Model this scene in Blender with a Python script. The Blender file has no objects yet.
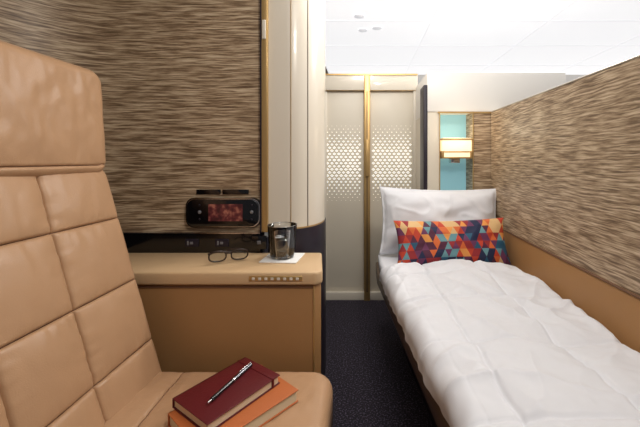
import bpy, bmesh, math, random
from mathutils import Vector, Matrix, noise
random.seed(4)
F=340.0; H=1.02; CX=363; CY=160
sc=bpy.context.scene
sc.view_settings.view_transform='Standard'
sc.view_settings.look='None'
sc.view_settings.exposure=.12
def PX(px,Y): return (px-CX)*Y/F
def PZ(py,Y): return H-(py-CY)*Y/F
def lin(c):
    o=[]
    for v in c:
        v/=255.0
        o.append(v/12.92 if v<=.04045 else ((v+.055)/1.055)**2.4)
    return (*o,1)
# ---------------------------------------------------------------- materials
def newmat(name):
    m=bpy.data.materials.new(name); m.use_nodes=True
    nt=m.node_tree; return m,nt,nt.nodes['Principled BSDF']
def mat(name,col,rough=.5,metal=0,bump=0,bscale=200,var=0,emit=None,es=0,coat=0,trans=0,ior=1.45,spec=.5,alpha=1):
    m,nt,b=newmat(name)
    b.inputs['Base Color'].default_value=lin(col); b.inputs['Roughness'].default_value=rough
    b.inputs['Metallic'].default_value=metal; b.inputs['Coat Weight'].default_value=coat
    b.inputs['Transmission Weight'].default_value=trans; b.inputs['IOR'].default_value=ior
    b.inputs['Specular IOR Level'].default_value=spec; b.inputs['Alpha'].default_value=alpha
    if emit: b.inputs['Emission Color'].default_value=lin(emit); b.inputs['Emission Strength'].default_value=es
    tc=nt.nodes.new('ShaderNodeTexCoord')
    n=nt.nodes.new('ShaderNodeTexNoise'); n.inputs['Scale'].default_value=bscale; n.inputs['Detail'].default_value=3
    nt.links.new(tc.outputs['Object'],n.inputs['Vector'])
    if bump:
        bp=nt.nodes.new('ShaderNodeBump'); bp.inputs['Strength'].default_value=bump; bp.inputs['Distance'].default_value=.002
        nt.links.new(n.outputs['Fac'],bp.inputs['Height']); nt.links.new(bp.outputs['Normal'],b.inputs['Normal'])
    if var:
        n2=nt.nodes.new('ShaderNodeTexNoise'); n2.inputs['Scale'].default_value=9; n2.inputs['Detail'].default_value=4
        nt.links.new(tc.outputs['Object'],n2.inputs['Vector'])
        mx=nt.nodes.new('ShaderNodeMixRGB'); c=lin(col)
        mx.inputs[1].default_value=tuple(v*(1-var) for v in c[:3])+(1,)
        mx.inputs[2].default_value=tuple(min(1,v*(1+var)) for v in c[:3])+(1,)
        nt.links.new(n2.outputs['Fac'],mx.inputs[0]); nt.links.new(mx.outputs[0],b.inputs['Base Color'])
    return m
def thin(name,tint,ior):
    m=bpy.data.materials.new(name); m.use_nodes=True; nt=m.node_tree
    nt.nodes.remove(nt.nodes['Principled BSDF']); out=[n for n in nt.nodes if n.type=='OUTPUT_MATERIAL'][0]
    t=nt.nodes.new('ShaderNodeBsdfTransparent'); t.inputs[0].default_value=lin(tint)
    g=nt.nodes.new('ShaderNodeBsdfGlossy'); g.inputs['Roughness'].default_value=.03
    f=nt.nodes.new('ShaderNodeLayerWeight'); f.inputs[0].default_value=ior
    mx=nt.nodes.new('ShaderNodeMixShader')
    nt.links.new(f.outputs['Fresnel'],mx.inputs[0]); nt.links.new(t.outputs[0],mx.inputs[1]); nt.links.new(g.outputs[0],mx.inputs[2])
    nt.links.new(mx.outputs[0],out.inputs[0]); return m
def wood(name,cols,rough=.45):
    m,nt,b=newmat(name); L=nt.links.new
    tc=nt.nodes.new('ShaderNodeTexCoord')
    mp1=nt.nodes.new('ShaderNodeMapping'); mp1.inputs['Scale'].default_value=(8,8,26)
    n1=nt.nodes.new('ShaderNodeTexNoise'); n1.inputs['Scale'].default_value=1; n1.inputs['Detail'].default_value=2
    L(tc.outputs['Object'],mp1.inputs['Vector']); L(mp1.outputs[0],n1.inputs['Vector'])
    sx=nt.nodes.new('ShaderNodeVectorMath'); sx.operation='MULTIPLY_ADD'
    sub=nt.nodes.new('ShaderNodeVectorMath'); sub.operation='SUBTRACT'; sub.inputs[1].default_value=(.5,.5,.5)
    L(n1.outputs['Color'],sub.inputs[0]); L(sub.outputs[0],sx.inputs[0]); sx.inputs[1].default_value=(0,0,.014)
    L(tc.outputs['Object'],sx.inputs[2])
    mp2=nt.nodes.new('ShaderNodeMapping'); mp2.inputs['Scale'].default_value=(9,9,165)
    L(sx.outputs[0],mp2.inputs['Vector'])
    n2=nt.nodes.new('ShaderNodeTexNoise'); n2.inputs['Scale'].default_value=1; n2.inputs['Detail'].default_value=5; n2.inputs['Roughness'].default_value=.6
    L(mp2.outputs[0],n2.inputs['Vector'])
    cr=nt.nodes.new('ShaderNodeValToRGB'); e=cr.color_ramp.elements
    ps=[.32,.44,.5,.56,.68]
    e[0].position=ps[0]; e[0].color=lin(cols[0]); e[1].position=ps[-1]; e[1].color=lin(cols[-1])
    for p,c in zip(ps[1:-1],cols[1:-1]):
        q=e.new(p); q.color=lin(c)
    L(n2.outputs['Fac'],cr.inputs[0]); L(cr.outputs[0],b.inputs['Base Color'])
    b.inputs['Roughness'].default_value=rough
    bp=nt.nodes.new('ShaderNodeBump'); bp.inputs['Strength'].default_value=.12; bp.inputs['Distance'].default_value=.001
    L(n2.outputs['Fac'],bp.inputs['Height']); L(bp.outputs[0],b.inputs['Normal'])
    return m
WOODC=[(96,74,54),(136,112,86),(164,140,112),(188,165,136),(216,197,168)]
M={}
M['wood']=wood('zebrano_veneer',WOODC)
M['leather']=mat('tan_leather',(182,144,110),.33,bump=.25,bscale=350,var=.06)
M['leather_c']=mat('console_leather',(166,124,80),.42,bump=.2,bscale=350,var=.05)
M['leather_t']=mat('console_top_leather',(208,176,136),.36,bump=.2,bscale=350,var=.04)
M['leather_p']=mat('partition_leather',(166,122,74),.5,bump=.2,bscale=350,var=.06)
M['seam']=mat('seam_thread',(112,80,58),.6)
M['gold']=mat('satin_gold',(196,162,108),.38,metal=.65)
M['cream']=mat('cream_lacquer',(222,213,197),.28,coat=.3)
M['cream2']=mat('cream_door_panel',(214,205,188),.4)
M['white']=mat('white_lacquer',(236,233,227),.35)
M['black']=mat('gloss_black',(14,13,16),.15,coat=.5)
M['dark']=mat('dark_aubergine',(34,28,40),.4)
M['brown']=mat('dark_bronze_shell',(84,66,52),.4)
M['cotton']=mat('white_cotton',(222,223,228),.7,bump=.12,bscale=600)
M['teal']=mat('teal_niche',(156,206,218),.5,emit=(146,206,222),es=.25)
M['chrome']=mat('chrome',(210,210,212),.15,metal=1)
M['gunmetal']=mat('gunmetal',(104,104,110),.2,metal=1)
M['glass']=mat('clear_glass',(255,255,255),.0,trans=1,ior=1.4)
M['glass_t']=thin('thin_glass',(252,254,254),.42)
M['lens']=thin('spectacle_lens',(232,236,238),.2)
M['water']=thin('water',(240,245,247),.45)
M['shade']=mat('lamp_shade_fabric',(255,236,200),.6,emit=(255,226,180),es=.7)
M['paper']=mat('book_pages',(226,208,176),.8)
M['red']=mat('burgundy_leather',(92,20,26),.42,bump=.3,bscale=250,var=.1)
M['orange']=mat('orange_leather',(184,102,54),.45,bump=.3,bscale=250,var=.1)
M['napkin']=mat('white_napkin',(236,236,234),.8,bump=.2,bscale=400)
M['tort']=mat('dark_frame',(52,40,36),.25)
M['glow']=mat('backlit_perforation',(255,252,244),.4,emit=(255,250,238),es=.6)
M['ceil']=mat('ceiling_panel_glowing',(236,236,237),.6,emit=(252,252,254),es=.74)  # emission added so the ceiling itself lights the cabin softly
M['ceil_l']=mat('ceiling_seam',(216,216,219),.5,emit=(240,240,244),es=.56)  # same added glow, weaker, so lines stay faint on the panels
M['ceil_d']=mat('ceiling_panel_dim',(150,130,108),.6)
M['grey']=mat('icon_grey',(120,120,125),.4)
m,nt,b=newmat('carpet_purple'); tc=nt.nodes.new('ShaderNodeTexCoord')
v=nt.nodes.new('ShaderNodeTexNoise'); v.inputs['Scale'].default_value=150; v.inputs['Detail'].default_value=2
cr=nt.nodes.new('ShaderNodeValToRGB'); e=cr.color_ramp.elements
e[0].position=.42; e[0].color=lin((20,17,25)); e[1].position=.66; e[1].color=lin((88,78,98)); q=e.new(.55); q.color=lin((36,30,42))
nt.links.new(tc.outputs['Object'],v.inputs['Vector']); nt.links.new(v.outputs['Fac'],cr.inputs[0]); nt.links.new(cr.outputs[0],b.inputs['Base Color'])
b.inputs['Roughness'].default_value=.95
bp=nt.nodes.new('ShaderNodeBump'); bp.inputs['Strength'].default_value=.6; bp.inputs['Distance'].default_value=.004
nt.links.new(v.outputs['Fac'],bp.inputs['Height']); nt.links.new(bp.outputs[0],b.inputs['Normal']); M['carpet']=m
m,nt,b=newmat('handset_screen'); tc=nt.nodes.new('ShaderNodeTexCoord')
v=nt.nodes.new('ShaderNodeTexNoise'); v.inputs['Scale'].default_value=38; v.inputs['Detail'].default_value=3
cr=nt.nodes.new('ShaderNodeValToRGB'); e=cr.color_ramp.elements
e[0].position=.38; e[0].color=lin((60,24,32)); e[1].position=.68; e[1].color=lin((160,100,84)); q=e.new(.52); q.color=lin((98,42,46))
nt.links.new(tc.outputs['Object'],v.inputs['Vector']); nt.links.new(v.outputs['Fac'],cr.inputs[0])
nt.links.new(cr.outputs[0],b.inputs['Base Color']); nt.links.new(cr.outputs[0],b.inputs['Emission Color']); b.inputs['Emission Strength'].default_value=.1
b.inputs['Roughness'].default_value=.2; M['screen']=m
# ---------------------------------------------------------------- mesh helpers
def empty(name,loc=(0,0,0)):
    o=bpy.data.objects.new(name,None); o.empty_display_size=.05; sc.collection.objects.link(o); o.location=loc
    bpy.context.view_layer.update(); return o
def fin(o,parent):
    if parent:
        o.parent=parent; o.matrix_parent_inverse=Matrix.Translation(-parent.location)
    return o
def meshobj(name,verts,faces,mt,parent=None,smooth=False,mtx=None):
    me=bpy.data.meshes.new(name); me.from_pydata([tuple(v) for v in verts],[],faces); me.update()
    bm=bmesh.new(); bm.from_mesh(me)
    if mtx: bm.transform(mtx)
    bmesh.ops.recalc_face_normals(bm,faces=bm.faces)
    bm.to_mesh(me); bm.free()
    if not isinstance(mt,(list,tuple)): mt=[mt]
    for x in mt: me.materials.append(M[x] if isinstance(x,str) else x)
    for p in me.polygons: p.use_smooth=smooth
    o=bpy.data.objects.new(name,me); sc.collection.objects.link(o); return fin(o,parent)
def box(name,x0,x1,y0,y1,z0,z1,mt,parent=None,bev=0,seg=3,mtx=None):
    bm=bmesh.new(); bmesh.ops.create_cube(bm,size=1)
    bm.transform(Matrix.Translation(((x0+x1)/2,(y0+y1)/2,(z0+z1)/2))@Matrix.Diagonal((x1-x0,y1-y0,z1-z0,1)))
    if bev: bmesh.ops.bevel(bm,geom=bm.edges[:],offset=bev,segments=seg,profile=.5,affect='EDGES')
    if mtx: bm.transform(mtx)
    me=bpy.data.meshes.new(name); bm.to_mesh(me); bm.free(); me.materials.append(M[mt])
    if bev:
        for p in me.polygons: p.use_smooth=True
        try: me.set_sharp_from_angle(angle=math.radians(40))
        except Exception: pass
    o=bpy.data.objects.new(name,me); sc.collection.objects.link(o); return fin(o,parent)
def prism(name,pts,z0,z1,mt,parent=None,bev=0,mtx=None,seg=3):
    n=len(pts); bm=bmesh.new()
    a=[bm.verts.new((x,y,z0)) for x,y in pts]; c=[bm.verts.new((x,y,z1)) for x,y in pts]
    bm.faces.new(a[::-1]); bm.faces.new(c)
    for i in range(n): bm.faces.new((a[i],a[(i+1)%n],c[(i+1)%n],c[i]))
    bmesh.ops.recalc_face_normals(bm,faces=bm.faces)
    if bev: bmesh.ops.bevel(bm,geom=bm.edges[:],offset=bev,segments=seg,profile=.5,affect='EDGES')
    if mtx: bm.transform(mtx)
    me=bpy.data.meshes.new(name); bm.to_mesh(me); bm.free(); me.materials.append(M[mt])
    for p in me.polygons: p.use_smooth=True
    try: me.set_sharp_from_angle(angle=math.radians(35))
    except Exception: pass
    o=bpy.data.objects.new(name,me); sc.collection.objects.link(o); return fin(o,parent)
def offset(path,t):
    out=[]
    for i,p in enumerate(path):
        a=path[max(0,i-1)]; c=path[min(len(path)-1,i+1)]
        d=Vector((c[0]-a[0],c[1]-a[1])).normalized(); out.append((p[0]-d.y*t,p[1]+d.x*t))
    return out
def wallstrip(name,path,t,z0,z1,mt,parent=None):
    return prism(name,path+offset(path,t)[::-1],z0,z1,mt,parent)
def tube(name,pts,r,mt,parent=None,cyc=False):
    cu=bpy.data.curves.new(name,'CURVE'); cu.dimensions='3D'; cu.bevel_depth=r; cu.bevel_resolution=3; cu.use_fill_caps=True
    s=cu.splines.new('POLY'); s.points.add(len(pts)-1)
    for i,p in enumerate(pts): s.points[i].co=(*p,1)
    s.use_cyclic_u=cyc
    o=bpy.data.objects.new('tmp',cu); sc.collection.objects.link(o)
    dg=bpy.context.evaluated_depsgraph_get(); me=bpy.data.meshes.new_from_object(o.evaluated_get(dg)); me.name=name
    bpy.data.objects.remove(o); me.materials.clear(); me.materials.append(M[mt])
    for p in me.polygons: p.use_smooth=True
    ob=bpy.data.objects.new(name,me); sc.collection.objects.link(ob); return fin(ob,parent)
def lathe(name,prof,mt,parent=None,loc=(0,0,0),n=40,caps=True):
    vs=[];fs=[]
    for r,z in prof:
        for i in range(n):
            a=2*math.pi*i/n; vs.append((loc[0]+r*math.cos(a),loc[1]+r*math.sin(a),loc[2]+z))
    for j in range(len(prof)-1):
        for i in range(n):
            fs.append((j*n+i,j*n+(i+1)%n,(j+1)*n+(i+1)%n,(j+1)*n+i))
    if caps: fs.append(tuple(range(n))[::-1]); fs.append(tuple((len(prof)-1)*n+i for i in range(n)))
    return meshobj(name,vs,fs,mt,parent,True)
def slab(name,W,L,T,r,su,sv,mt,mtx,parent,puff=.008,cr=.04,step=.006,wr=.002,seed=0,gro=.006):
    """padded leather slab, local u 0..W, v 0..L, front at height T; seams at su, sv"""
    def samples(A,seams):
        s=[0.0,0.0]; k=6
        s+=[r*(1-math.cos(math.pi/2*i/k)) for i in range(1,k+1)]
        m=int((A-2*r)/step); s+=[r+(A-2*r)*i/m for i in range(1,m)]
        s+=[A-r*(1-math.cos(math.pi/2*i/k)) for i in range(k,0,-1)]+[A,A]
        for q in seams:
            s=[a for a in s if abs(a-q)>.0065]+[q-.005,q-.0025,q-.0009,q,q+.0009,q+.0025,q+.005]
        return sorted(s)
    us=samples(W,su); vs_=samples(L,sv); V=[];Fc=[]
    bu=[0]+list(su)+[W]; bv=[0]+list(sv)+[L]
    def cell(x,b):
        for i in range(len(b)-1):
            if x<=b[i+1]: return (x-b[i])/(b[i+1]-b[i])
        return 1
    nu=len(us); nv=len(vs_)
    for j,v in enumerate(vs_):
        for i,u in enumerate(us):
            x,y=u,v
            qx=abs(x-W/2)-(W/2-cr); qy=abs(y-L/2)-(L/2-cr)
            if qx>0 and qy>0:
                l=math.hypot(qx,qy)
                m_=max(qx,qy)/l
                qx*=m_; qy*=m_
                x=W/2+math.copysign(W/2-cr+qx,x-W/2); y=L/2+math.copysign(L/2-cr+qy,y-L/2)
                d=cr-math.hypot(qx,qy)
            else: d=-max(qx,qy)+cr
            d=max(0,d)
            t=min(1,d/r); h=(T-r)+r*math.sqrt(max(0,1-(1-t)**2))
            if i in(0,nu-1) or j in(0,nv-1): h=0
            else:
                cu_=cell(u,bu); cv=cell(v,bv)
                h+=t*puff*(max(0,4*cu_*(1-cu_))**.4*max(0,4*cv*(1-cv))**.4-1)
                for s in su: h-=t*gro*math.exp(-((u-s)/.0026)**2)
                for s in sv: h-=t*gro*math.exp(-((v-s)/.0026)**2)
                h+=wr*t*noise.noise(Vector((u*14+seed,v*14,seed)))
                h+=wr*.6*t*noise.noise(Vector((u*40+seed,v*22,seed+3)))
                for s in sv:
                    dd=abs(v-s)
                    if dd<.05: h+=t*.0022*(1-dd/.05)*noise.noise(Vector((u*70,v*12,seed)))
                for s in su:
                    dd=abs(u-s)
                    if dd<.05: h+=t*.0022*(1-dd/.05)*noise.noise(Vector((u*12,v*70,seed)))
            V.append((x,y,h))
    for j in range(nv-1):
        for i in range(nu-1): Fc.append((j*nu+i,j*nu+i+1,(j+1)*nu+i+1,(j+1)*nu+i))
    ring=[i for i in range(nu)]+[j*nu+nu-1 for j in range(1,nv)]+[(nv-1)*nu+i for i in range(nu-2,-1,-1)]+[j*nu for j in range(nv-2,0,-1)]
    Fc.append(tuple(ring[::-1]))
    o=meshobj(name,V,Fc,mt,parent,True,mtx)
    me=o.data; me.materials.append(M['seam'])
    k=0
    for j in range(nv-1):
        v=(vs_[j]+vs_[j+1])/2
        for i in range(nu-1):
            u=(us[i]+us[i+1])/2
            if any(abs(u-s)<.001 for s in su) or any(abs(v-s)<.001 for s in sv): me.polygons[k].material_index=1
            k+=1
    return o
def frame(o,u,v,n):
    return Matrix(((u[0],v[0],n[0],o[0]),(u[1],v[1],n[1],o[1]),(u[2],v[2],n[2],o[2]),(0,0,0,1)))
# ---------------------------------------------------------------- room shell
box('floor',-1.6,3.8,-1.2,4.6,-.05,0,'carpet')
e=empty('ceiling',(1,2,2.15))
box('ceiling_panel_glowing',-.45,3.8,-1.2,4.6,2.15,2.2,'ceil',e)
box('ceiling_panel_darkener',-1.6,-.45,-1.2,4.6,2.15,2.2,'ceil_d',e)  # unseen section made dim and non-glowing to darken the upper left wall
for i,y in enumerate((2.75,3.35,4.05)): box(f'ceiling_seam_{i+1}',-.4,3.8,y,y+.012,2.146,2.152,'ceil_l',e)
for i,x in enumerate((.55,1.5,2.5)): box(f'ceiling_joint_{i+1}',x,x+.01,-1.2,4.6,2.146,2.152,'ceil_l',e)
for i,(x,y) in enumerate(((-.03,2.66),(.0,2.95),(.12,2.9))):
    lathe(f'ceiling_vent_{i+1}',[(.04,0),(.04,.006),(.028,.006),(.028,.001)],'ceil_l',e,(x,y,2.142))
box('wall_back',-1.6,3.8,4.5,4.6,0,2.15,'white')
box('wall_right',3.7,3.8,-1.2,4.5,0,2.15,'white')
path=[(-.42,1.42),(-1.0,1.42)]
for k in range(1,11):
    a=math.pi/2*k/10; path.append((-1.0-.34*math.sin(a),1.42-.34*(1-math.cos(a))))
path.append((-1.34,-.9))
e=empty('wall_left',(-1,1.4,0))
wallstrip('veneer',path,-.03,.72,1.95,'wood',e)
wallstrip('lower_panel',path,-.03,0,.72,'dark',e)
e=empty('trim_1',(-.41,1.42,1)); box('gold_strip',-.424,-.396,1.408,1.46,.72,1.95,'gold',e,.003)
box('strip_groove',-.425,-.420,1.404,1.42,.72,1.95,'dark',e)
box('strip_clip',-.418,-.402,1.403,1.412,1.52,1.60,'cream',e,.003)
# ---------------------------------------------------------------- rounded column
e=empty('column',(-.3,1.6,0))
cp=[(-.396,1.425)]
for k in range(0,13):
    a=math.pi/2*k/12; cp.append((-.32+.135*math.sin(a),1.425+.20*(1-math.cos(a))))
cp+=[(-.19,1.72),(-.23,1.80),(-.396,1.80)]
prism('shell',cp,.73,1.95,'cream',e)
cb=[(x if x<-.39 else x+.003,y-.006) for x,y in cp]
prism('plinth',cb,0,.73,'dark',e)
prism('plinth_line',[(x,y-.004) for x,y in cp],.728,.736,'gold',e)
for i,k in enumerate((2,6)):
    x,y=cp[k]; box(f'panel_joint_{i+1}',x-.0015,x+.0015,y-.002,y+.01,.736,1.95,'brown' if i==1 else 'gold',e)
# ---------------------------------------------------------------- sliding door
e=empty('door_1',(0,2.5,0))
YD=2.5
def dbox(n,p0,p1,q0,q1,y0,y1,mt,b=0): return box(n,PX(p0,YD),PX(p1,YD),y0,y1,PZ(q1,YD),PZ(q0,YD),mt,e,b)
dbox('leaf_left',285,364,91,291,2.50,2.53,'cream2',.002)
dbox('leaf_right',370,417,91,291,2.50,2.53,'cream2',.002)
dbox('header',285,417,76,91,2.47,2.55,'cream',.004)
dbox('header_gold',285,417,74.8,76.3,2.465,2.55,'gold')
dbox('header_shadow',285,417,90,91.2,2.475,2.5,'gold')
dbox('sill',285,417,291,299,2.475,2.55,'cream',.003)
dbox('centre_stile',364,370,76,299,2.462,2.53,'gold',.004)
dbox('stile_groove',366.6,367.4,92,290,2.458,2.47,'brown')
dbox('left_stile',323,327,91,291,2.485,2.51,'cream',.003)
dbox('handle',365.2,368.8,140,176,2.44,2.465,'gold',.004)
dbox('right_stile',413,417,91,291,2.48,2.51,'cream',.003)
V=[];Fc=[]
for r in range(25):
    for c in range(66):
        px=286+c*4.6+(2.3 if r%2 else 0); py=126+r*3.1
        if px>411 or 361<px<372.5: continue
        t=1-abs(r-12)/12.5
        s=min(1,.15+1.25*t)*(.85+.15*random.random())
        w=1.95*s; h=1.4*s; y=2.4985
        b0=len(V)
        for dx,dy in ((-w,0),(0,h),(w,0),(0,-h)): V.append((PX(px+dx,YD),y,PZ(py+dy,YD)))
        Fc.append((b0,b0+1,b0+2,b0+3))
meshobj('lattice_perforations',V,Fc,'glow',e)
# ---------------------------------------------------------------- head wall with niche
e=empty('wall_head',(.7,2.2,0)); YH=2.05
def hx(p): return PX(p,YH)
def hz(q): return PZ(q,YH)
box('upper_panel',hx(427),hx(566),YH,2.5,hz(112),hz(72),'white',e,.006)
box('jamb_left',hx(427),hx(440),YH+.004,2.5,0,hz(112),'cream2',e,.003)
box('jamb_right',hx(473),hx(520),YH+.004,2.5,0,hz(112),'wood',e)
box('lower_panel',hx(440),hx(473),YH+.006,2.5,0,hz(200),'cream2',e)
box('niche_back',hx(440),hx(473),YH+.14,2.5,hz(200),hz(112),'teal',e)
box('edge_post',hx(427)-.020,hx(427)+.003,YH-.002,YH+.13,0,hz(85),'dark',e,.003)
box('niche_trim_top',hx(438),hx(492),YH-.002,YH+.006,hz(113.3),hz(111.7),'gold',e)
box('niche_trim_left',hx(439.4),hx(440.2),YH-.001,YH+.006,hz(200),hz(112),'gold',e)
box('niche_trim_right',hx(472.8),hx(473.6),YH-.001,YH+.006,hz(200),hz(112),'gold',e)
e=empty('wall_lamp',(hx(457),YH+.08,hz(148)))
lx0,lx1=hx(441.5),hx(471.5)
def shade(n,z0,z1,y0,y1,mt,x0=lx0,x1=lx1,b=.006): return box(n,x0,x1,y0,y1,z0,z1,mt,e,b)
shade('shade',hz(158),hz(138),YH-.01,YH+.09,'shade')
shade('rail_top',hz(140),hz(138.4),YH-.014,YH+.092,'gold',lx0-.002,lx1+.002,.001)
shade('rail_bottom',hz(158.5),hz(157),YH-.014,YH+.092,'gold',lx0-.002,lx1+.002,.001)
shade('rail_middle',hz(152.4),hz(151.2),YH-.013,YH+.092,'gold',lx0-.001,lx1+.001,.001)
shade('cap_left',hz(158),hz(151),YH-.0145,YH+.09,'gold',lx0-.002,lx0+.012,.001)
shade('cap_right',hz(158),hz(151),YH-.0145,YH+.09,'gold',lx1-.012,lx1+.002,.001)
shade('bracket',hz(163),hz(158.5),YH+.02,YH+.08,'chrome',hx(452),hx(461),.003)
shade('mount',hz(152),hz(145),YH+.09,YH+.14,'gold',hx(453),hx(460),.003)
# ---------------------------------------------------------------- partition right
e=empty('partition',(.78,1,0)); XR=.77
box('veneer_panel',XR,XR+.04,-.6,YH-.004,.64,H+.372*XR,'wood',e)
box('cap',XR-.002,XR+.042,-.6,YH-.004,H+.374*XR,H+.380*XR,'cream',e,.002)
box('padded_panel',XR-.006,XR+.04,-.6,YH-.004,.10,.636,'leather_p',e,.006)
box('trim_line',XR-.008,XR+.02,-.6,YH-.004,.636,.641,'seam',e,.001)
# ---------------------------------------------------------------- bed
e=empty('bed',(.45,1.2,0))
def xl(y): return .052+(2.0-y)*.112
ys=[.2,.6,1.0,1.4,1.8,1.98,2.03]
def edge(off,rr=.05): return [(xl(y)+off+(0 if y<1.95 else (.02 if y<2 else .07)),y) for y in ys]
prism('shell_rail',edge(0)+[(XR-.01,2.03),(XR-.01,.2)],.36,.425,'brown',e,.008)
prism('plinth',[(x+.14,y) for x,y in edge(0)]+[(XR-.01,2.0),(XR-.01,.2)],0.0,.36,'dark',e)
prism('mattress',edge(.012)+[(XR-.015,2.03),(XR-.015,.2)],.426,.482,'cotton',e,.02,seg=4)
NY=320;NS=220; YE=1.675
V=[];Fc=[]
QY=[.36,.66,.96,1.26,1.52]; QX=[.27,.52]
def crease(x,y,ang,fx,fy,z0,sharp):
    c,s=math.cos(ang),math.sin(ang)
    wx=.06*noise.noise(Vector((x*4,y*4,z0))); wy=.06*noise.noise(Vector((x*4,y*4,z0+5)))
    X=(x+wx)*c+(y+wy)*s; Y=-(x+wx)*s+(y+wy)*c
    n=noise.noise(Vector((X*fx,Y*fy,z0)))
    m=max(0,.5+noise.noise(Vector((x*3,y*3,z0+11))))
    return max(0,1-abs(n)*2.4)**sharp*m
def fold(x,y):
    h=.018*noise.noise(Vector((x*3.2,y*2.6,1.3)))
    h+=.015*crease(x,y,.5,8,1.8,4.0,2.2)
    h+=.012*crease(x,y,-.7,9,2.2,9.0,2.2)
    h+=.011*crease(x,y,1.4,10,2.4,14.0,2.6)
    h+=.006*noise.noise(Vector((x*13,y*11,2)))
    h+=.0025*noise.noise(Vector((x*34,y*30,2)))
    wob=.012*noise.noise(Vector((x*6,y*6,21)))
    for s in QY:
        d=abs(y-s+wob); h-=.007*math.exp(-(d/.007)**2)+.007*math.exp(-(d/.035)**2)
    for s in QX:
        d=abs(x-s-(2-y)*.03+wob); h-=.007*math.exp(-(d/.007)**2)+.007*math.exp(-(d/.035)**2)
    return h
for j in range(NY):
    y=.22+(YE-.22)*j/(NY-1)
    for i in range(NS):
        s=i/(NS-1)
        x0=xl(y)-.008
        R=.055
        if s<.10:
            t=s/.10; z=.428+(.508-R-.428)*t; x=x0
        elif s<.22:
            a=(s-.10)/.12*math.pi/2; x=x0+R*(1-math.cos(a)); z=.508-R+R*math.sin(a)
        else:
            t=(s-.22)/.78; x=x0+R+(XR-.012-x0-R)*t; z=.508+.016*math.sin(math.pi*min(1,t*1.0))**.6
            if t>.93: z-=.03*((t-.93)/.07)**2
        k=min(1,s/.2)
        ed=min(1,(YE-y)/.06); edz=math.sqrt(max(0,1-(1-ed)**2))
        xo=.012*noise.noise(Vector((1,y*7,3)))*(1-k)+.008*noise.noise(Vector((1,y*22,z*9)))*(1-k)
        z=z+fold(x,y)*(.1+.9*k)
        if z>.483: z=.483+(z-.483)*edz
        V.append((x-xo,y+.02*noise.noise(Vector((x*5,3,1)))*(1-ed),max(z,.427)))
for j in range(NY-1):
    for i in range(NS-1): Fc.append((j*NS+i,j*NS+i+1,(j+1)*NS+i+1,(j+1)*NS+i))
meshobj('duvet',V,Fc,'cotton',e,True)
# pillows
def pillow(name,W,L,T,mtx,mt,tri=None,seed=0,flange=0):
    bm=bmesh.new()
    for side in (1,-1):
        if tri: nx,ny=tri
        else: nx,ny=18,12
        grid=[]
        for j in range(ny+1):
            row=[]
            if j%2==0: us=[i/nx for i in range(nx+1)]
            else: us=[0]+[(i+.5)/nx for i in range(nx)]+[1]
            for u in us: row.append(bm.verts.new((u,j/ny,0 if (u in(0,1) or j in(0,ny)) else side*1e-3)))
            grid.append(row)
        for j in range(ny):
            A,B=(grid[j],grid[j+1])
            ia=ib=0
            while ia<len(A)-1 or ib<len(B)-1:
                if ib>=len(B)-1 or (ia<len(A)-1 and A[ia+1].co.x<=B[ib+1].co.x+1e-6 and not (abs(A[ia+1].co.x-B[ib+1].co.x)<1e-6 and len(B)<len(A))):
                    f=bm.faces.new((A[ia],A[ia+1],B[ib])); ia+=1
                else:
                    f=bm.faces.new((A[ia],B[ib+1],B[ib])); ib+=1
                if tri:
                    cx=f.calc_center_median(); g=noise.noise(Vector((cx.x*5,cx.y*2.2,seed)))*.9
                    q=g+random.uniform(-.36,.36)+(cx.y-.5)*.45-.04
                    f.material_index=min(9,max(0,int((q+.55)*9.2)))
    bmesh.ops.subdivide_edges(bm,edges=bm.edges[:],cuts=3,use_grid_fill=True)
    for v in bm.verts:
        u,w=v.co.x*2-1,v.co.y*2-1; sg=1 if v.co.z>1e-7 else(-1 if v.co.z<-1e-7 else 0)
        fu=min(1,abs(u)/(1-flange)); fw=min(1,abs(w)/(1-flange*1.6))
        th=T/2*(max(0,1-fu**2.6)**.55)*(max(0,1-fw**2.6)**.55)+(.002 if flange else 0)
        px=u*(1-.06*(1-w*w)); py=w*(1-.09*(1-u*u)) 
        z=sg*th
        if sg:
            z+=th*2*.10*noise.noise(Vector((u*2.5+seed,w*2.5,sg)))
            z+=min(1,th*20)*.006*max(0,1-abs(noise.noise(Vector((u*2.5+w*1.2+seed,w*2-u,sg*2)))*2.4))**2
        if flange: z+=.006*noise.noise(Vector((u*4,w*4,seed)))*(max(abs(u),abs(w)))**4
        v.co=Vector((px*W/2,py*L/2,z))
    bmesh.ops.remove_doubles(bm,verts=bm.verts,dist=1e-5)
    bmesh.ops.recalc_face_normals(bm,faces=bm.faces)
    bm.transform(mtx)
    zm=min(v.co.z for v in bm.verts); bm.transform(Matrix.Translation((0,0,.4825-zm)))
    me=bpy.data.meshes.new(name); bm.to_mesh(me); bm.free()
    for x in mt: me.materials.append(x)
    for p in me.polygons: p.use_smooth=True
    o=bpy.data.objects.new(name,me); sc.collection.objects.link(o); return o
def pose(loc,tilt,roll,yaw=0):
    return Matrix.Translation(loc)@Matrix.Rotation(yaw,4,'Z')@Matrix.Rotation(math.radians(90-tilt),4,'X')@Matrix.Rotation(roll,4,'Z')
pillow('pillow',.685,.385,.19,pose((.434,1.93,.678),14,math.radians(-1)),[M['cotton']],seed=6,flange=.04)
cols=[(32,40,72),(40,88,116),(104,150,158),(108,54,90),(84,36,60),(150,44,48),(192,66,44),(212,104,52),(226,152,78),(214,176,124)]
cm=[mat(f'mosaic_{i}',c,.7,bump=.1,bscale=500) for i,c in enumerate(cols)]
pillow('throw_pillow',.58,.240,.12,pose((.450,1.725,.60),20,math.radians(1.2),math.radians(2)),cm,tri=(15,6),seed=5)
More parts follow.
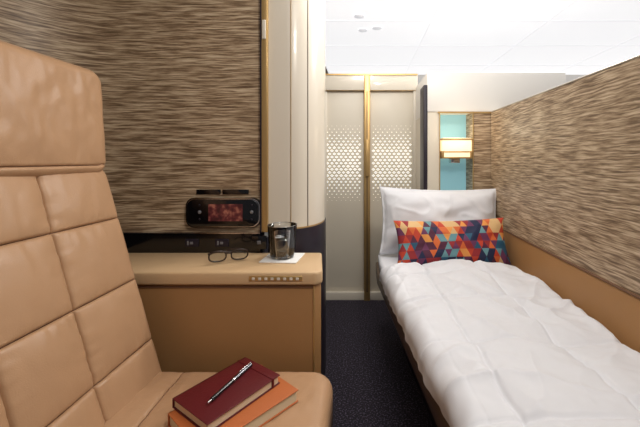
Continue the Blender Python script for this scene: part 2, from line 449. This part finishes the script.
# ---------------------------------------------------------------- console
e=empty('side_console',(-.6,1.3,0)); ZC=.64
def cpoly(y0,xr0,off=0): return [(-1.02,y0),(xr0-.02,y0),(xr0,y0+.02),(-.170-off,1.40),(-1.02,1.40)]
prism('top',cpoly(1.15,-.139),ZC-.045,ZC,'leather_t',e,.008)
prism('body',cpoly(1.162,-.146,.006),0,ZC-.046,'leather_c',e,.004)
box('corner_trim',-.170,-.165,1.158,1.166,.0,ZC-.05,'gold',e,.001)
box('front_groove',-1.0,-.17,1.159,1.163,ZC-.056,ZC-.05,'seam',e)
box('label_strip',PX(250,1.16),PX(303,1.16),1.1475,1.155,ZC-.030,ZC-.012,'gold',e,.002)
for i in range(8):
    x=PX(253+i*6.2,1.16); box(f'label_mark_{i+1}',x,x+.010,1.1460,1.149,ZC-.026,ZC-.017,'cream',e,.001)
box('switch_panel',-1.02,-.424,1.401,1.418,ZC,.72,'black',e)
box('switch_panel_edge',-1.02,-.424,1.398,1.418,.717,.721,'chrome',e)
for i,p in enumerate((192,222)):
    x=PX(p,1.40); box(f'socket_{i+1}',x-.028,x+.028,1.396,1.402,.663,.695,'dark',e,.003)
    box(f'socket_icon_{i+1}',x-.006,x+.006,1.394,1.397,.674,.684,'grey',e,.001)
    box(f'socket_slot_{i+1}',x-.018,x-.012,1.394,1.397,.670,.688,'grey',e,.001)
box('connector_plate',-.455,-.395,1.388,1.400,.655,.71,'black',e,.002)
box('connector_icon',-.432,-.417,1.386,1.389,.676,.690,'grey',e,.001)
# ---------------------------------------------------------------- handset
e=empty('handset_controller',(-.578,1.4,.80))
w,h=.155,.062; cxx,czz=-.578,.802
pts=[]
for sx,sz in((1,1),(-1,1),(-1,-1),(1,-1)):
    a0={(1,1):0,(-1,1):90,(-1,-1):180,(1,-1):270}[(sx,sz)]
    for k in range(7):
        a=math.radians(a0+15*k); r=.035; pts.append((sx*(w-r)+r*math.cos(a),sz*(h-r)+r*math.sin(a)))
R=Matrix.Translation((cxx,1.418,czz))@Matrix.Rotation(math.pi/2,4,'X')
prism('bezel',pts,0,.012,'black',e,mtx=R)
prism('ring',[(x*.975,y*.95) for x,y in pts],0,.0135,'chrome',e,mtx=R)
prism('body',[(x*.95,y*.90) for x,y in pts],.0,.022,'black',e,.002,mtx=R)
box('screen',PX(209,1.4),PX(243,1.4),1.3945,1.398,PZ(221,1.4),PZ(204,1.4),'screen',e)
for i,(p,q) in enumerate(((200,212),(252,212),(200,219),(252,205),(200,205),(252,219))):
    lathe(f'button_{i+1}',[(.0075 if i<2 else .004,0),(.006 if i<2 else .003,.003)],'grey' if i<2 else 'dark',e,(0,0,0),16)
    o=bpy.data.objects[f'button_{i+1}']; o.data.transform(Matrix.Translation((PX(p,1.4),1.396,PZ(q,1.4)))@Matrix.Rotation(math.pi/2,4,'X'))
e=empty('wall_label',(-.58,1.415,.9))
box('plate_left',PX(197,1.42),PX(221,1.42),1.414,1.419,PZ(194,1.42),PZ(189.5,1.42),'black',e,.001)
box('plate_right',PX(223,1.42),PX(249,1.42),1.414,1.419,PZ(194,1.42),PZ(189.5,1.42),'black',e,.001)
# ---------------------------------------------------------------- things on console
gx,gy=-.312,1.315
prism('napkin',[(-.385,1.255),(-.245,1.245),(-.235,1.375),(-.375,1.385)],ZC+.0005,ZC+.004,'napkin',None,.001)
e=empty('drinking_glass',(gx,gy,ZC+.005))
lathe('tumbler',[(.0455,.0055),(.056,.122),(.0565,.125),(.0555,.125),(.0545,.110),(.0450,.012)],'glass_t',e,(gx,gy,ZC+.005),caps=False)
tube('rim',[(gx+.056*math.cos(a*math.pi/20),gy+.056*math.sin(a*math.pi/20),ZC+.130) for a in range(40)],.0009,'chrome',e,True)
lathe('base',[(.038,0),(.044,.002),(.0455,.010),(.044,.0115),(.001,.0105)],'glass',e,(gx,gy,ZC+.005))
lathe('water',[(.001,.0125),(.0440,.0128),(.0500,.074),(.001,.074)],'water',e,(gx,gy,ZC+.005))
tube('water_line',[(gx+.0502*math.cos(a*math.pi/20),gy+.0502*math.sin(a*math.pi/20),ZC+.079) for a in range(40)],.0007,'chrome',e,True)
e=empty('eyeglasses',(-.50,1.27,ZC))
A=Matrix.Translation((-.50,1.265,ZC+.004))@Matrix.Rotation(math.radians(24),4,'Z')@Matrix.Rotation(math.radians(18),4,'X')
def lens(cx):
    return [A@Vector((cx+.029*math.copysign(abs(math.cos(t))**.75,math.cos(t)),0,.024+.021*math.copysign(abs(math.sin(t))**.8,math.sin(t)))) for t in [2*math.pi*i/32 for i in range(32)]]
for n,c in(('rim_left',-.038),('rim_right',.038)):
    L_=lens(c); tube(n,L_,.0028,'tort',e,True)
    meshobj(n.replace('rim','lens'),L_,[tuple(range(32))],'lens',e)
tube('bridge',[A@Vector(p) for p in((-.010,0,.030),(-.004,0,.034),(.004,0,.034),(.010,0,.030))],.0025,'tort',e)
tube('temple_left',[A@Vector(p) for p in((-.067,0,.032),(-.069,.012,.032),(-.03,.028,.026),(.045,.034,.014),(.062,.034,.006))],.0024,'tort',e)
tube('temple_right',[A@Vector(p) for p in((.067,0,.032),(.069,.012,.032),(.03,.040,.026),(-.045,.048,.016),(-.062,.048,.006))],.0024,'tort',e)
# ---------------------------------------------------------------- seat
e=empty('suite_armchair',(-.6,.8,0))
ZS=.37
dv=Vector((-.27,0,.963)).normalized(); nn=Vector((0,1,0)).cross(dv)
org=Vector((-.590,.49,.235))-nn*.14
slab('backrest',.59,.80,.14,.030,[.165,.355],[.235,.43,.63],'leather',frame(org,(0,1,0),dv,nn),e,puff=.014,cr=.035,seed=2)
d2=Vector((-.06,0,.998)).normalized(); n2=Vector((0,1,0)).cross(d2)
slab('headrest',.585,.325,.13,.040,[],[.03],'leather',frame(Vector((-.787,.49,.975))-n2*.13,(0,1,0),d2,n2),e,puff=.014,cr=.045,seed=8,wr=.004)
box('back_shell',-1.0,-.93,.52,1.05,.05,1.22,'brown',e,.03,mtx=Matrix.Translation((-.12,0,0)))
slab('cushion',.60,.59,.15,.045,[.13],[.20],'leather',frame((-.690,.49,ZS-.15),(1,0,0),(0,1,0),(0,0,1)),e,puff=.012,cr=.07,seed=5,wr=.003,gro=.004)
box('seat_base',-1.02,-.12,.51,1.07,.0,.215,'leather_c',e,.03)
# ---------------------------------------------------------------- books
def book(name,c,ang,L,W,z0,t,cov,flex=False):
    e=empty(name,(c[0],c[1],z0)); X=Matrix.Translation((c[0],c[1],z0))@Matrix.Rotation(ang,4,'Z')
    ct=.0025
    box('cover_bottom',-L/2,L/2,-W/2,W/2,0,ct,cov,e,.001,mtx=X)
    box('cover_top',-L/2,L/2,-W/2,W/2,t-ct,t,cov,e,.001,mtx=X)
    box('spine',-L/2,L/2,W/2-.004,W/2,0,t,cov,e,.001,mtx=X)
    box('pages',-L/2+.004,L/2-.004,-W/2+.004,W/2-.004,ct,t-ct,'paper',e,mtx=X)
    return e,X
book('book',(-.325,.872),math.radians(50),.26,.178,ZS+.0005,.032,'orange')
e2,X=book('notebook',(-.352,.893),math.radians(56),.215,.152,ZS+.033,.024,'red')
box('elastic_band',.080,.086,-.0765,.0765,.0,.0255,'red',e2,.0005,mtx=X)
e=empty('pen',(-.355,.9,ZS+.062))
zp=ZS+.0633
p0=Vector((-.375,.82,zp)); p1=Vector((-.322,.975,zp))
tube('barrel',[p0+(p1-p0)*.08,p0+(p1-p0)*.55],.0055,'black',e)
tube('cap',[p0+(p1-p0)*.55,p1],.0060,'gunmetal',e)
tube('tip',[p0,p0+(p1-p0)*.08],.003,'chrome',e)
tube('clip',[p1+Vector((0,0,.007)),p0+(p1-p0)*.7+Vector((0,0,.008))],.0014,'chrome',e)
tube('ring',[p0+(p1-p0)*.54,p0+(p1-p0)*.57],.0064,'chrome',e)
# ---------------------------------------------------------------- lights
def area(name,loc,target,sx,sy,pw,col=(1,1,1)):
    l=bpy.data.lights.new(name,'AREA'); l.shape='RECTANGLE'; l.size=sx; l.size_y=sy; l.energy=pw; l.color=col
    o=bpy.data.objects.new(name,l); sc.collection.objects.link(o); o.location=loc
    o.rotation_euler=(Vector(target)-Vector(loc)).to_track_quat('-Z','Y').to_euler()
area('duvet_key_light',(1.3,2.2,2.08),(.3,.9,.3),.3,.3,14,(1,.96,.91))  # unseen key light added to graze the duvet and bring out its relief
area('door_fill_light',(.05,1.5,2.08),(.05,2.5,.7),.3,.3,7,(1,.96,.90))  # unseen fill added to brighten the door
area('left_key_light',(.45,.2,2.0),(-.5,1.3,.8),.2,.2,9,(1,.93,.83))  # unseen key light added to brighten the left side, no lamp there
p=bpy.data.lights.new('niche_light','POINT'); p.energy=.6; p.color=(1,.85,.65); p.shadow_soft_size=.05
o=bpy.data.objects.new('niche_light',p); sc.collection.objects.link(o); o.location=(hx(457),YH-.06,hz(130))
w=bpy.data.worlds.new('w'); sc.world=w; w.use_nodes=True
w.node_tree.nodes['Background'].inputs[0].default_value=(.95,.95,1,1); w.node_tree.nodes['Background'].inputs[1].default_value=.12
# ---------------------------------------------------------------- camera
c=bpy.data.cameras.new('camera'); c.sensor_width=36; c.lens=F/640*36; c.shift_x=-(CX-320)/640; c.shift_y=-(213.5-CY)/640; c.clip_start=.02
o=bpy.data.objects.new('camera',c); sc.collection.objects.link(o); o.location=(0,0,H); o.rotation_euler=(math.pi/2,0,0); sc.camera=o
